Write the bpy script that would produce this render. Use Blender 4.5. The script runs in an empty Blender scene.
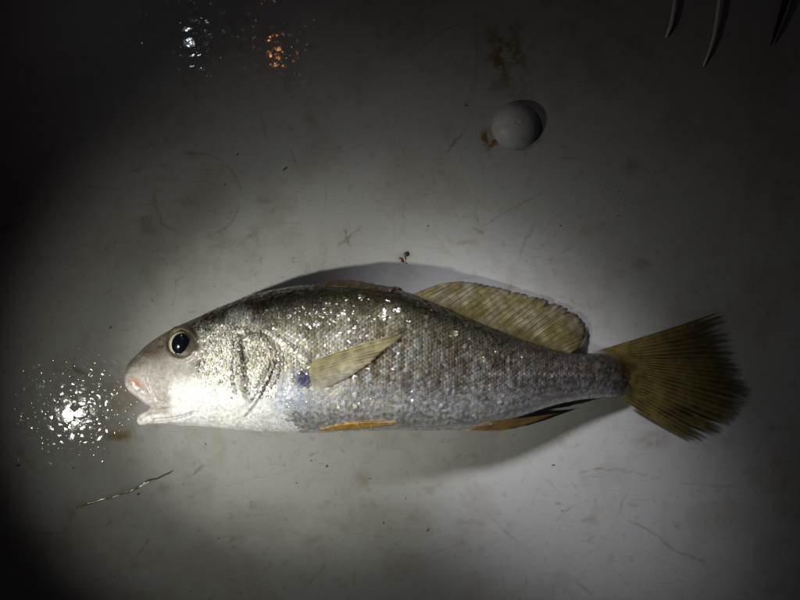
import bpy, math, random
import numpy as np
from mathutils import Vector, noise as mnoise
from mathutils.bvhtree import BVHTree

# ------------------------------------------------------------------ camera, world, lamps, exposure
sc = bpy.context.scene
col = sc.collection
S = 0.0005            # metres on the worktop for one photo pixel (photo is 800 x 600)
H = 0.45              # camera height above the worktop

def P(u, v, z=0.0):   # a photo pixel seen at height z -> world point
    k = S * (H - z) / H
    return Vector(((u - 400) * k, (300 - v) * k, z))

def uv(co):           # world (n,3) -> photo pixels
    k = S * (H - co[:, 2]) / H
    return 400 + co[:, 0] / k, 300 - co[:, 1] / k

cam = bpy.data.cameras.new('camera')
cam.sensor_width = 36.0
cam.lens = 36.0 * H / (800 * S)
cam.clip_start = 0.01
cam.clip_end = 20
camo = bpy.data.objects.new('camera', cam)
camo.location = (0, 0, H)
col.objects.link(camo)
sc.camera = camo

w = bpy.data.worlds.new('World')
sc.world = w
w.use_nodes = True
w.node_tree.nodes['Background'].inputs[0].default_value = (0.55, 0.65, 1.0, 1)
w.node_tree.nodes['Background'].inputs[1].default_value = 0.0075
sc.view_settings.view_transform = 'Standard'
sc.view_settings.look = 'None'
sc.view_settings.exposure = 0
sc.view_settings.gamma = 1
sc.view_settings.use_curve_mapping = False

def spot(name, loc, target, power, angle, blend, radius, color):
    l = bpy.data.lights.new(name, 'SPOT')
    l.energy = power
    l.spot_size = math.radians(angle)
    l.spot_blend = blend
    l.shadow_soft_size = radius
    l.color = color
    o = bpy.data.objects.new(name, l)
    o.location = loc
    o.rotation_euler = (Vector(target) - Vector(loc)).to_track_quat('-Z', 'Y').to_euler()
    col.objects.link(o)
    return o

LV = 1.36
# hand torch, low beyond the snout: its hot core and its wider spill
TORCH = (-0.2564, -0.0907, 0.26)
spot('hand_torch', TORCH, P(322, 374.5), 2.64 * LV, 35.75, 1.0, 0.008, (1.0, 0.995, 0.865))
spot('hand_torch_spill', TORCH, P(322, 374.5), 0.80 * LV, 61.0, 1.0, 0.008, (1.0, 0.995, 0.865))
# head torch, higher, beyond the upper edge of the frame
HEAD = (-0.1703, 0.2109, 0.28)
spot('head_torch', HEAD, P(521, 411.5), 8.6 * LV, 20.1, 1.0, 0.026, (0.935, 0.935, 1.0))
spot('head_torch_spill', HEAD, P(521, 411.5), 0.38 * LV, 48.4, 1.0, 0.008, (0.935, 0.935, 1.0))
spot('head_torch_glint_lamp', HEAD, P(190, 40), 0.06, 45, 1.0, 0.0026, (0.80, 0.90, 1.0))  # added lamp at the torch, aimed to put its glint on the worktop
# small far amber lamp
am = bpy.data.lights.new('amber_lamp', 'POINT')
am.energy = 0.075
am.shadow_soft_size = 0.0023
am.color = (1.0, 0.36, 0.12)
amo = bpy.data.objects.new('amber_lamp', am)
amo.location = (-0.127, 0.259, 0.50)
col.objects.link(amo)

rng = np.random.default_rng(7)
random.seed(7)

# ------------------------------------------------------------------ helpers
def tag(o, label=None, cat=None, group=None, kind=None):
    if label: o['label'] = label
    if cat: o['category'] = cat
    if group: o['group'] = group
    if kind: o['kind'] = kind
    return o

def mesh_obj(name, verts, faces, mat=None, parent=None, smooth=True, colors=None):
    me = bpy.data.meshes.new(name)
    me.from_pydata([tuple(v) for v in verts], [], [tuple(f) for f in faces])
    me.update()
    if smooth:
        me.polygons.foreach_set('use_smooth', [True] * len(me.polygons))
    if colors is not None:
        a = me.color_attributes.new('col', 'FLOAT_COLOR', 'POINT')
        c = np.ones((len(me.vertices), 4), dtype=np.float32)
        c[:, :np.asarray(colors).shape[1]] = colors
        a.data.foreach_set('color', c.ravel())
    if mat: me.materials.append(mat)
    o = bpy.data.objects.new(name, me)
    col.objects.link(o)
    if parent is not None: o.parent = parent
    return o

def tube(pts, radii, n=6, flat=1.0):
    """verts, faces of a tapered closed tube along pts"""
    vs, fs = [], []
    pts = [Vector(p) for p in pts]
    for i, p in enumerate(pts):
        t = (pts[min(i + 1, len(pts) - 1)] - pts[max(i - 1, 0)]).normalized()
        a = Vector((0, 0, 1)).cross(t)
        if a.length < 1e-6: a = Vector((1, 0, 0))
        a.normalize()
        b = t.cross(a)
        for k in range(n):
            th = 2 * math.pi * k / n
            vs.append(p + a * math.cos(th) * radii[i] + b * math.sin(th) * radii[i] * flat)
    for i in range(len(pts) - 1):
        for k in range(n):
            fs.append((i * n + k, i * n + (k + 1) % n, (i + 1) * n + (k + 1) % n, (i + 1) * n + k))
    fs.append(tuple(range(n - 1, -1, -1)))
    fs.append(tuple((len(pts) - 1) * n + k for k in range(n)))
    return vs, fs

def seg_dist(u, v, pts):
    """distance of photo points to a polyline, and the parameter 0..1 along it"""
    best = np.full(u.shape, 1e9)
    par = np.zeros(u.shape)
    n = len(pts) - 1
    for i in range(n):
        ax, ay = pts[i]; bx, by = pts[i + 1]
        dx, dy = bx - ax, by - ay
        t = np.clip(((u - ax) * dx + (v - ay) * dy) / (dx * dx + dy * dy), 0, 1)
        d = np.hypot(u - ax - t * dx, v - ay - t * dy)
        m = d < best
        best[m] = d[m]; par[m] = ((i + t) / n)[m]
    return best, par

def smooth01(a, b, x):
    t = np.clip((x - a) / (b - a), 0, 1)
    return t * t * (3 - 2 * t)

def vnoise(u, v, scale, seed=0):
    """smooth value noise, 0..1, vectorised"""
    r = np.random.default_rng(seed)
    tab = r.random((256, 256))
    x = np.asarray(u) / scale + 60; y = np.asarray(v) / scale + 60
    i = np.floor(x).astype(int); j = np.floor(y).astype(int)
    fx = x - i; fy = y - j
    fx = fx * fx * (3 - 2 * fx); fy = fy * fy * (3 - 2 * fy)
    g = lambda a, b: tab[a % 256, b % 256]
    return (g(i, j) * (1 - fx) * (1 - fy) + g(i + 1, j) * fx * (1 - fy) + g(i, j + 1) * (1 - fx) * fy + g(i + 1, j + 1) * fx * fy)

# ------------------------------------------------------------------ material helpers
class NT:
    def __init__(self, name):
        self.m = bpy.data.materials.new(name)
        self.m.use_nodes = True
        self.t = self.m.node_tree
        self.b = self.t.nodes['Principled BSDF']
    def n(self, typ, **kw):
        x = self.t.nodes.new(typ)
        for k, v in kw.items(): setattr(x, k, v)
        return x
    def l(self, a, b): self.t.links.new(a, b)
    def sin(self, sock, val):
        if hasattr(val, 'is_output') or isinstance(val, bpy.types.NodeSocket): self.l(val, sock)
        else: sock.default_value = val
    def math(self, op, a, b=0.0, clamp=False):
        x = self.n('ShaderNodeMath', operation=op, use_clamp=clamp)
        self.sin(x.inputs[0], a); self.sin(x.inputs[1], b)
        return x.outputs[0]
    def noise(self, vec, scale, detail=3, rough=0.55, dist=0.0):
        x = self.n('ShaderNodeTexNoise')
        if vec is not None: self.l(vec, x.inputs['Vector'])
        x.inputs['Scale'].default_value = scale
        x.inputs['Detail'].default_value = detail
        x.inputs['Roughness'].default_value = rough
        x.inputs['Distortion'].default_value = dist
        return x
    def ramp(self, fac, lo, hi, a=0.0, b=1.0):
        x = self.n('ShaderNodeMapRange')
        x.interpolation_type = 'SMOOTHSTEP'
        self.sin(x.inputs['Value'], fac)
        x.inputs['From Min'].default_value = lo; x.inputs['From Max'].default_value = hi
        x.inputs['To Min'].default_value = a; x.inputs['To Max'].default_value = b
        return x.outputs[0]
    def mix(self, fac, a, b):
        x = self.n('ShaderNodeMix', data_type='RGBA')
        self.sin(x.inputs[0], fac)
        for s, v in ((x.inputs[6], a), (x.inputs[7], b)):
            if isinstance(v, tuple): s.default_value = (*v, 1) if len(v) == 3 else v
            else: self.l(v, s)
        return x.outputs[2]
    def bump(self, height, dist, strength=1.0, normal=None):
        x = self.n('ShaderNodeBump')
        x.inputs['Strength'].default_value = strength
        x.inputs['Distance'].default_value = dist
        self.l(height, x.inputs['Height'])
        if normal is not None: self.l(normal, x.inputs['Normal'])
        return x.outputs[0]
    def set(self, **kw):
        for k, v in kw.items():
            self.sin(self.b.inputs[k.replace('_', ' ')], v)

def simple(name, color, rough=0.5, **kw):
    m = NT(name)
    m.set(Base_Color=(*color, 1), Roughness=rough, **kw)
    tc = m.n('ShaderNodeTexCoord')
    nz = m.noise(tc.outputs['Object'], 900, 3)
    m.l(m.bump(nz.outputs[0], 0.0002, 0.5), m.b.inputs['Normal'])
    return m.m

# ------------------------------------------------------------------ worktop material
# scratches and dried smears, in photo pixels: (u0, v0, u1, v1, half width, strength)
STROKES = [
    (260, 117, 268, 142, 1.6, .55), (290, 147, 298, 168, 1.4, .5), (345, 230, 351, 247, 2.2, .6), (338, 245, 360, 229, 2, .5),
    (415, 52, 462, 20, 1.4, .5), (477, 10, 474, 92, 1.6, .35), (447, 150, 467, 127, 1.6, .75), (477, 228, 556, 184, 1.2, .35),
    (517, 261, 536, 220, 1.8, .4), (560, 252, 577, 244, 1.5, .3), (479, 225, 476, 207, 1.2, .4), (473, 228, 482, 231, 2.2, .7),
    (372, 209, 386, 211, 1.3, .4), (403, 205, 404, 225, 1.2, .35), (325, 183, 325, 205, 1.2, .3), (430, 162, 438, 186, 1.1, .3),
    (640, 258, 655, 264, 1.5, .35), (692, 282, 700, 294, 2, .35), (655, 86, 662, 76, 2, .35), (636, 98, 640, 103, 1.6, .3),
    (190, 477, 202, 465, 2.2, .6), (137, 556, 150, 540, 1.8, .55), (300, 597, 336, 548, 1.6, .3), (27, 532, 67, 532, 2.5, .4),
    (580, 472, 618, 470, 1.4, .5), (618, 470, 645, 476, 1.2, .4), (680, 483, 750, 488, 1.2, .35), (750, 488, 758, 497, 1.2, .3),
    (628, 519, 662, 540, 1.2, .55), (662, 540, 708, 566, 1.6, .65), (485, 510, 520, 546, 1.3, .3), (555, 521, 575, 504, 1.5, .4),
    (618, 516, 630, 489, 1.1, .3), (545, 475, 560, 490, 1.1, .25), (577, 584, 592, 594, 2, .45), (676, 522, 680, 526, 3, .5),
    (631, 503, 636, 506, 2.5, .5), (557, 502, 560, 504, 2.2, .5), (96, 527, 116, 520, 2.2, .35), (228, 543, 233, 538, 2, .5),
    (80, 506, 172, 472, 2.5, .3), (212, 245, 235, 248, 1.2, .25), (140, 205, 155, 204, 1.5, .35), (133, 172, 143, 168, 2.5, .5),
    (150, 143, 156, 148, 3, .55), (112, 190, 120, 188, 3, .4), (310, 455, 318, 452, 1.8, .6), (355, 390, 360, 388, 1.5, .2),
    (760, 325, 768, 312, 2, .45), (500, 565, 505, 590, 1.4, .25), (420, 560, 470, 540, 1.1, .22), (240, 480, 300, 470, 1.1, .22),
]
# blotches: (u, v, ru, rv, strength, rustiness)
BLOTCHES = [
    (505, 58, 36, 44, 1.0), (490, 140, 12, 15, 2.2), (520, 94, 16, 9, .6), (70, 371, 20, 9, 1.3), (120, 436, 20, 8, 1.1),
    (18, 456, 24, 14, .5), (350, 237, 15, 14, .5), (240, 245, 40, 14, .3), (120, 400, 70, 60, .35), (420, 20, 30, 30, .25), (590, 225, 30, 16, .25),
    (405, 258, 14, 9, .35), (505, 30, 20, 12, .5), (40, 545, 60, 30, .3),
]

# the worktop's top sheet is a fine grid whose points carry the wear: r = scratches and smears, g = rusty blotches, b = water film
GX = np.arange(-0.2187, 0.2188, 0.00045)
GY = np.arange(-0.1683, 0.1684, 0.00045)
def wear():
    X, Y = np.meshgrid(GX, GY)
    U, V = 400 + X / S, 300 - Y / S
    wu = (vnoise(U, V, 26, 91) - .5) * 4 + (vnoise(U, V, 8, 92) - .5) * 3.0 + (vnoise(U, V, 3, 93) - .5) * 1.4
    wv = (vnoise(U, V, 26, 94) - .5) * 4 + (vnoise(U, V, 8, 95) - .5) * 3.0 + (vnoise(U, V, 3, 96) - .5) * 1.4
    U1, V1 = U + wu, V + wv
    r = random.Random(3)
    st = list(STROKES)
    for k in range(190):
        u, v = r.uniform(0, 800), r.uniform(0, 600)
        a = r.choice([.6, 2.2, 1.5, 0.1]) + r.uniform(-.4, .4); ln = r.choice([4, 7, 12, 22, 45]) * r.uniform(.6, 1.3)
        st.append((u, v, u + ln * math.cos(a), v + ln * math.sin(a), r.uniform(.5, 1.1), r.uniform(.06, .28)))
    m = np.zeros_like(U)
    for (u0, v0, u1, v1, wd, k) in st:
        pad = 14
        c0 = np.searchsorted(GX, (min(u0, u1) - pad - 400) * S); c1 = np.searchsorted(GX, (max(u0, u1) + pad - 400) * S)
        r0 = np.searchsorted(GY, (300 - max(v0, v1) - pad) * S); r1 = np.searchsorted(GY, (300 - min(v0, v1) + pad) * S)
        if c1 <= c0 or r1 <= r0: continue
        sl = (slice(r0, r1), slice(c0, c1))
        d, par = seg_dist(U1[sl], V1[sl], [(u0, v0), (u1, v1)])
        wloc = wd * .62 * (.65 + .8 * vnoise(U[sl], V[sl], 5, 97))
        g = k * np.clip(1 - (d / (wloc * 1.5)) ** 2, 0, 1) * (.45 + .55 * np.sin(np.clip(par, .03, .97) * math.pi))
        g *= .28 + .75 * vnoise(U[sl], V[sl], 4, 98)
        m[sl] = np.maximum(m[sl], g)
    d = np.abs(np.hypot(U1 - 197, V1 - 196) - 43)
    m = np.maximum(m, .32 * np.clip(1 - d / 1.6, 0, 1) * smooth01(.35, .65, vnoise(U, V, 22, 99)))
    b = np.zeros_like(U)
    rb = random.Random(31)
    extra = [(rb.uniform(0, 800), rb.uniform(0, 600), rb.uniform(5, 26), rb.uniform(4, 16), rb.uniform(.14, .5)) for k in range(70)]
    for (u, v, ru, rv, k) in BLOTCHES + extra:
        q = np.hypot((U1 - u) / ru, (V1 - v) / rv)
        b = np.maximum(b, k * smooth01(1.15, .1, q))
    fr = .5 * vnoise(U1, V1, 11, 101) + .3 * vnoise(U1, V1, 5, 102) + .2 * vnoise(U1, V1, 2.2, 103)
    b = b * (.08 + .92 * smooth01(.36, .64, fr))
    # thin smeary film of grime
    f = .5 * vnoise(U1, V1, 40, 104) + .3 * vnoise(U1, V1, 17, 105) + .2 * vnoise(U1, V1, 7, 106)
    f = smooth01(.42, .72, f)
    return np.stack([m, b, f, np.ones_like(m)], -1)

def worktop_material():
    m = NT('worn_white_plastic')
    tc = m.n('ShaderNodeTexCoord')
    pos = tc.outputs['Object']
    at = m.n('ShaderNodeAttribute', attribute_name='wear')
    sp = m.n('ShaderNodeSeparateColor'); m.l(at.outputs['Color'], sp.inputs[0])
    strokes, blot, film = sp.outputs[0], sp.outputs[1], sp.outputs[2]
    fine = m.ramp(m.noise(pos, 230, 4, 0.7, .6).outputs[0], .54, .74, 0, .5)
    scr = None
    for ang, sx, sy in ((35, 60, 900), (-58, 50, 800)):
        mp = m.n('ShaderNodeMapping')
        m.l(pos, mp.inputs['Vector'])
        mp.inputs['Rotation'].default_value = (0, 0, math.radians(ang))
        mp.inputs['Scale'].default_value = (sx, sy, 1)
        q = m.ramp(m.noise(mp.outputs[0], 1.0, 2, .5).outputs[0], .66, .78, 0, .45)
        scr = q if scr is None else m.math('MAXIMUM', scr, q)
    grime = m.math('ADD', m.math('ADD', m.math('MULTIPLY', film, .26), fine), scr, True)
    c = m.mix(m.math('MULTIPLY', grime, .78), (.325, .325, .32), (.155, .130, .066))
    c = m.mix(m.math('MULTIPLY', blot, .95), c, (.15, .095, .018))
    c = m.mix(m.math('MULTIPLY', strokes, 1.0, True), c, (.095, .058, .010))
    m.l(c, m.b.inputs['Base Color'])
    n1 = m.noise(pos, 700, 3, .6)
    n2 = m.noise(pos, 60, 3, .5)
    h = m.math('SUBTRACT', m.math('ADD', m.math('MULTIPLY', n1.outputs[0], .35), n2.outputs[0]), m.math('MULTIPLY', strokes, .3))
    m.l(m.bump(h, 0.0006, .45), m.b.inputs['Normal'])
    m.set(Roughness=.55)
    m.b.inputs['Specular IOR Level'].default_value = .28
    # thin uneven water film as the clear top layer
    f1 = m.noise(pos, 300, 1, .5, .2)
    f2 = m.noise(pos, 95, 2, .5)
    fh = m.math('ADD', m.math('MULTIPLY', f1.outputs[0], .55), f2.outputs[0])
    m.l(m.bump(fh, 0.00032, 1.0), m.b.inputs['Coat Normal'])
    wet = m.ramp(m.noise(pos, 170, 4, .65).outputs[0], .53, .60)
    wet2 = m.ramp(m.noise(pos, 16, 2, .5).outputs[0], .36, .56)
    m.l(m.math('MULTIPLY', wet, wet2), m.b.inputs['Coat Weight'])
    m.set(Coat_Roughness=.10)
    m.b.inputs['Coat IOR'].default_value = 1.33
    return m.m

def worktop():
    nx, ny = len(GX), len(GY)
    X, Y = np.meshgrid(GX, GY)
    v0 = np.stack([X, Y, np.zeros_like(X)], -1).reshape(-1, 3)
    idx = np.arange(nx * ny).reshape(ny, nx)
    q = np.stack([idx[:-1, :-1], idx[:-1, 1:], idx[1:, 1:], idx[1:, :-1]], -1).reshape(-1, 4)
    # the rest of the slab: a frame of coarse quads out to a rounded rim, then the sides and underside
    hw, hh, th, rs = 0.62, 0.5, 0.03, 0.012
    extra, ef = [], []
    base = len(v0)
    inner = [idx[0, 0], idx[0, -1], idx[-1, -1], idx[-1, 0]]
    rings = [(-rs, 0.0), (-rs * .3, -rs * .3), (0, -rs), (0, -th)]
    for ins, z in rings:
        for sx, sy in ((-1, -1), (1, -1), (1, 1), (-1, 1)):
            extra.append((sx * (hw + ins), sy * (hh + ins), z))
    ring = lambda k, i: base + k * 4 + i % 4
    for i in range(4): ef.append((ring(0, i), ring(0, i + 1), inner[(i + 1) % 4], inner[i]))
    for k in range(3):
        for i in range(4): ef.append((ring(k + 1, i), ring(k + 1, i + 1), ring(k, i + 1), ring(k, i)))
    ef.append((ring(3, 3), ring(3, 2), ring(3, 1), ring(3, 0)))
    allv = np.vstack([v0, np.array(extra)]).astype(np.float32)
    allq = np.vstack([q, np.array(ef)]).astype(np.int32)
    me = bpy.data.meshes.new('worktop')
    me.vertices.add(len(allv)); me.vertices.foreach_set('co', allv.ravel())
    me.loops.add(allq.size); me.loops.foreach_set('vertex_index', allq.ravel())
    me.polygons.add(len(allq))
    me.polygons.foreach_set('loop_start', np.arange(0, allq.size, 4, dtype=np.int32))
    me.update(calc_edges=True)
    a = me.color_attributes.new('wear', 'FLOAT_COLOR', 'POINT')
    cc = np.zeros((len(allv), 4), dtype=np.float32); cc[:, 3] = 1
    cc[:len(v0)] = wear().reshape(-1, 4)
    a.data.foreach_set('color', cc.ravel())
    me.materials.append(worktop_material())
    o = bpy.data.objects.new('worktop', me); col.objects.link(o)
    tag(o, 'stained off-white plastic worktop, scratched and wet, under the fish', kind='structure')
worktop()

# ------------------------------------------------------------------ fish
fish = bpy.data.objects.new('fish', None)
col.objects.link(fish)
fish.empty_display_size = 0.02
tag(fish, 'silvery fish with yellowish fins lying on its side on the stained worktop', 'fish')

# outline in photo pixels: x, upper v, lower v ; half thickness (m)
OUT = np.array([
    (126.5, 376, 383), (128, 366.5, 388), (132, 359.5, 392), (138, 353.5, 396.5), (145, 347, 401), (150, 343, 404.5),
    (153, 340.7, 411), (158, 337.3, 419.5), (167.5, 331, 424), (185, 322.6, 426), (200, 316, 426), (217, 308.5, 427.5), (235, 301, 430),
    (260, 292.8, 431.2), (280, 288.4, 432), (300, 285.6, 432.4), (320, 284, 432), (345, 283.6, 431), (370, 285, 430), (390, 288, 429.5),
    (410, 293, 429.5), (425, 299, 429.8), (450, 309, 430), (467, 317, 428.6), (480, 322.5, 427), (500, 331, 422.5), (517, 337.5, 417.5),
    (530, 342, 413), (542, 346.5, 408.5), (565, 352.5, 402), (580, 353.8, 399.5), (600, 353, 397.5), (617, 354.5, 396.8), (630, 358, 395), (638, 363, 391), (643, 370, 384)])
TH = np.array([(126, .0030), (130, .0062), (138, .0086), (150, .0112), (165, .0134), (185, .0156), (215, .0182), (250, .0204), (300, .0217), (350, .0215), (400, .0200),
               (450, .0170), (500, .0136), (550, .0104), (600, .0070), (622, .0046), (636, .0024), (643, .0012)])

def gs(xs, a, k):
    """light smoothing of sampled profile a by a gaussian of k samples"""
    r = np.arange(-3 * k, 3 * k + 1); g = np.exp(-r * r / (2 * k * k)); g /= g.sum()
    p = np.pad(a, 3 * k, mode='edge')
    return np.convolve(p, g, 'valid')

XS = np.linspace(126.5, 643, 259)          # 2 px steps
UP = np.interp(XS, OUT[:, 0], OUT[:, 1]); LO = np.interp(XS, OUT[:, 0], OUT[:, 2])
TT = np.interp(XS, TH[:, 0], TH[:, 1])
keep = (XS < 165)
UPs, LOs, TTs = gs(XS, UP, 3), gs(XS, LO, 3), gs(XS, TT, 4)
wk = smooth01(150, 190, XS)
UP = UP * (1 - wk) + UPs * wk; LO = LO * (1 - wk) + LOs * wk; TT = TT * (1 - wk * .9) + TTs * wk * .9
ZC = np.maximum(TT * .96, .0125 * smooth01(260, 150, XS))

def section(i_f, th):
    """world point on the trunk at fractional station i_f and angle th (0 = back ridge, 90 = side up, 180 = belly)"""
    i = int(min(max(i_f, 0), len(XS) - 2)); f = i_f - i
    L = lambda a: a[i] * (1 - f) + a[i + 1] * f
    x, u, l, t, zc = L(XS), L(UP), L(LO), L(TT), L(ZC)
    c, s = math.cos(th), math.sin(th)
    e = 0.92
    c = math.copysign(abs(c) ** e, c); s = math.copysign(abs(s) ** e, s)
    z = zc + t * s
    vmid, hv = (u + l) / 2, (l - u) / 2
    # back a little thicker than the belly
    k = S * (H - zc) / H
    y = (300 - (vmid - hv * c)) * k
    zz = zc + t * s * (1 + .10 * c)
    return Vector(((x - 400) * k, y, max(zz, .0004)))

def loft(ring_fn, n_st, n_ring):
    vs, fs = [], []
    for i in range(n_st):
        for k in range(n_ring):
            vs.append(ring_fn(i, 2 * math.pi * k / n_ring))
    for i in range(n_st - 1):
        for k in range(n_ring):
            fs.append((i * n_ring + k, i * n_ring + (k + 1) % n_ring, (i + 1) * n_ring + (k + 1) % n_ring, (i + 1) * n_ring + k))
    fs.append(tuple(range(n_ring)))
    fs.append(tuple((n_st - 1) * n_ring + k for k in range(n_ring - 1, -1, -1)))
    return vs, fs

bv, bf = loft(lambda i, t: section(i, t), len(XS), 48)
# lower jaw: a tapered bar from the chin tip back into the throat
JAW = [(138.5, 420, 4.2), (141.5, 419, 6.2), (146, 417.8, 7.2), (152, 416.3, 8.2), (160, 414.5, 9.6), (172, 413.5, 11), (190, 412, 12)]
def jawring(i, t):
    u, v, r = JAW[i]
    zc = .0125 + .001 * i
    k = S * (H - zc) / H
    c = P(u, v, zc)
    return c + Vector((0, math.cos(t) * r * k, math.sin(t) * r * k * 1.15))
jv, jf = loft(jawring, len(JAW), 20)
off = len(bv)
bv = bv + jv; bf = bf + [tuple(q + off for q in f) for f in jf]

me = bpy.data.meshes.new('raw_fish')
me.from_pydata([tuple(v) for v in bv], [], bf); me.update()
import bmesh
bm = bmesh.new(); bm.from_mesh(me); bmesh.ops.recalc_face_normals(bm, faces=bm.faces); bm.to_mesh(me); bm.free()
ro = bpy.data.objects.new('raw_fish', me); col.objects.link(ro)
md = ro.modifiers.new('r', 'REMESH'); md.mode = 'VOXEL'; md.voxel_size = 0.00062; md.use_smooth_shade = True
md2 = ro.modifiers.new('s', 'SMOOTH'); md2.factor = .5; md2.iterations = 5
dg = bpy.context.evaluated_depsgraph_get()
body_me = bpy.data.meshes.new_from_object(ro.evaluated_get(dg))
bpy.data.objects.remove(ro)
body_me.name = 'body'

nv = len(body_me.vertices)
co = np.empty(nv * 3, dtype=np.float32); body_me.vertices.foreach_get('co', co); co = co.reshape(-1, 3).astype(float)
no = np.empty(nv * 3, dtype=np.float32); body_me.vertices.foreach_get('normal', no); no = no.reshape(-1, 3)
U, V = uv(co)
upm = smooth01(-.1, .35, no[:, 2])

EYE = (180.8, 344.0)
LINES = {   # relief of the head in photo pixels: polyline, half width px, depth m (negative = groove)
    'preopercle_a': ([(235, 340), (233.5, 360), (234, 385), (238, 395)], 2.2, -.0010),
    'preopercle_b': ([(240, 334), (243, 352), (245.5, 372), (245, 390)], 1.8, -.0005),
    'preopercle_c': ([(236, 386), (243, 393), (251, 402)], 2.2, -.0011),
    'pre_ridge': ([(238, 338), (239.5, 360), (240, 384)], 2.4, .0007),
    'pre_ridge2': ([(240, 388), (247, 394), (253, 402)], 2.2, .0007),
    'gill_slit': ([(266, 334), (279, 346), (282.5, 360), (277, 378), (268, 396), (255, 414), (240, 423)], 3.6, -.0001),
    'ray1': ([(277, 362), (268, 384), (256, 405), (247, 416)], 1.4, -.0009),
    'ray2': ([(271, 364), (263, 382), (252, 402)], 1.3, -.0008),
    'ray3': ([(265, 370), (258, 386), (250, 398)], 1.2, -.0006),
    'lip': ([(127.5, 385), (132, 391), (139, 396), (147.5, 402.5)], 2.6, .0009),
    'lip_groove': ([(131, 378), (136, 386), (144, 393), (151, 399)], 2.0, -.0009),
    'maxilla': ([(146, 377), (150, 390), (157, 401), (166, 404)], 1.8, -.0009),
    'maxilla_edge': ([(150, 374), (158, 386), (169, 394)], 2.6, .0006),
    'jaw': ([(155, 421), (170, 419.5), (182, 417), (194, 413)], 1.5, -.0013),
    'chin': ([(140, 418), (148, 413), (160, 410), (172, 409)], 1.8, -.0006),
    'shoulder': ([(266, 331), (280, 341), (296, 351), (308, 360)], 4.0, .0005),
    'nostril': ([(160.2, 345.5), (162.0, 344.2)], 1.7, -.0012),
    'brow': ([(165, 338), (176, 330.5), (190, 330), (199, 340)], 2.4, .0010),
}
disp = np.zeros(nv)
LD = {}
for nm, (pl, wd, dp) in LINES.items():
    d, _ = seg_dist(U, V, pl)
    g = np.exp(-(d / wd) ** 2)
    LD[nm] = g
    disp += dp * g
re = np.hypot(U - EYE[0], (V - EYE[1]) * .96)
disp += -.0016 * smooth01(14.0, 11.0, re) + .0007 * np.exp(-((re - 15.0) / 2.2) ** 2)
hdw = .12 + .88 * smooth01(292, 262, U)
disp += ((vnoise(U, V, 9, 1) - .5) * .0006 + (vnoise(U, V, 3.2, 2) - .5) * .0002 * (hdw > .5)) * hdw
disp *= upm
co2 = co + no * disp[:, None]
co2[:, 2] = np.maximum(co2[:, 2], .0003)
body_me.vertices.foreach_set('co', co2.astype(np.float32).ravel())
body_me.update()
bvh = BVHTree.FromPolygons([tuple(c) for c in co2], [tuple(p.vertices) for p in body_me.polygons])
CAM = Vector((0, 0, H))

def cast(u, v):
    p = P(u, v, 0.0)
    hit, n, i, d = bvh.ray_cast(CAM, (p - CAM).normalized())
    return (hit, n) if hit is not None else (None, None)

def lift(u, v, z_else=.002, up=0.0):
    """point seen at pixel (u,v), lying on the fish (raised by up) or at height z_else beyond it"""
    h, n = cast(u, v)
    if h is None: return P(u, v, z_else)
    return P(u, v, h.z + up)

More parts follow.
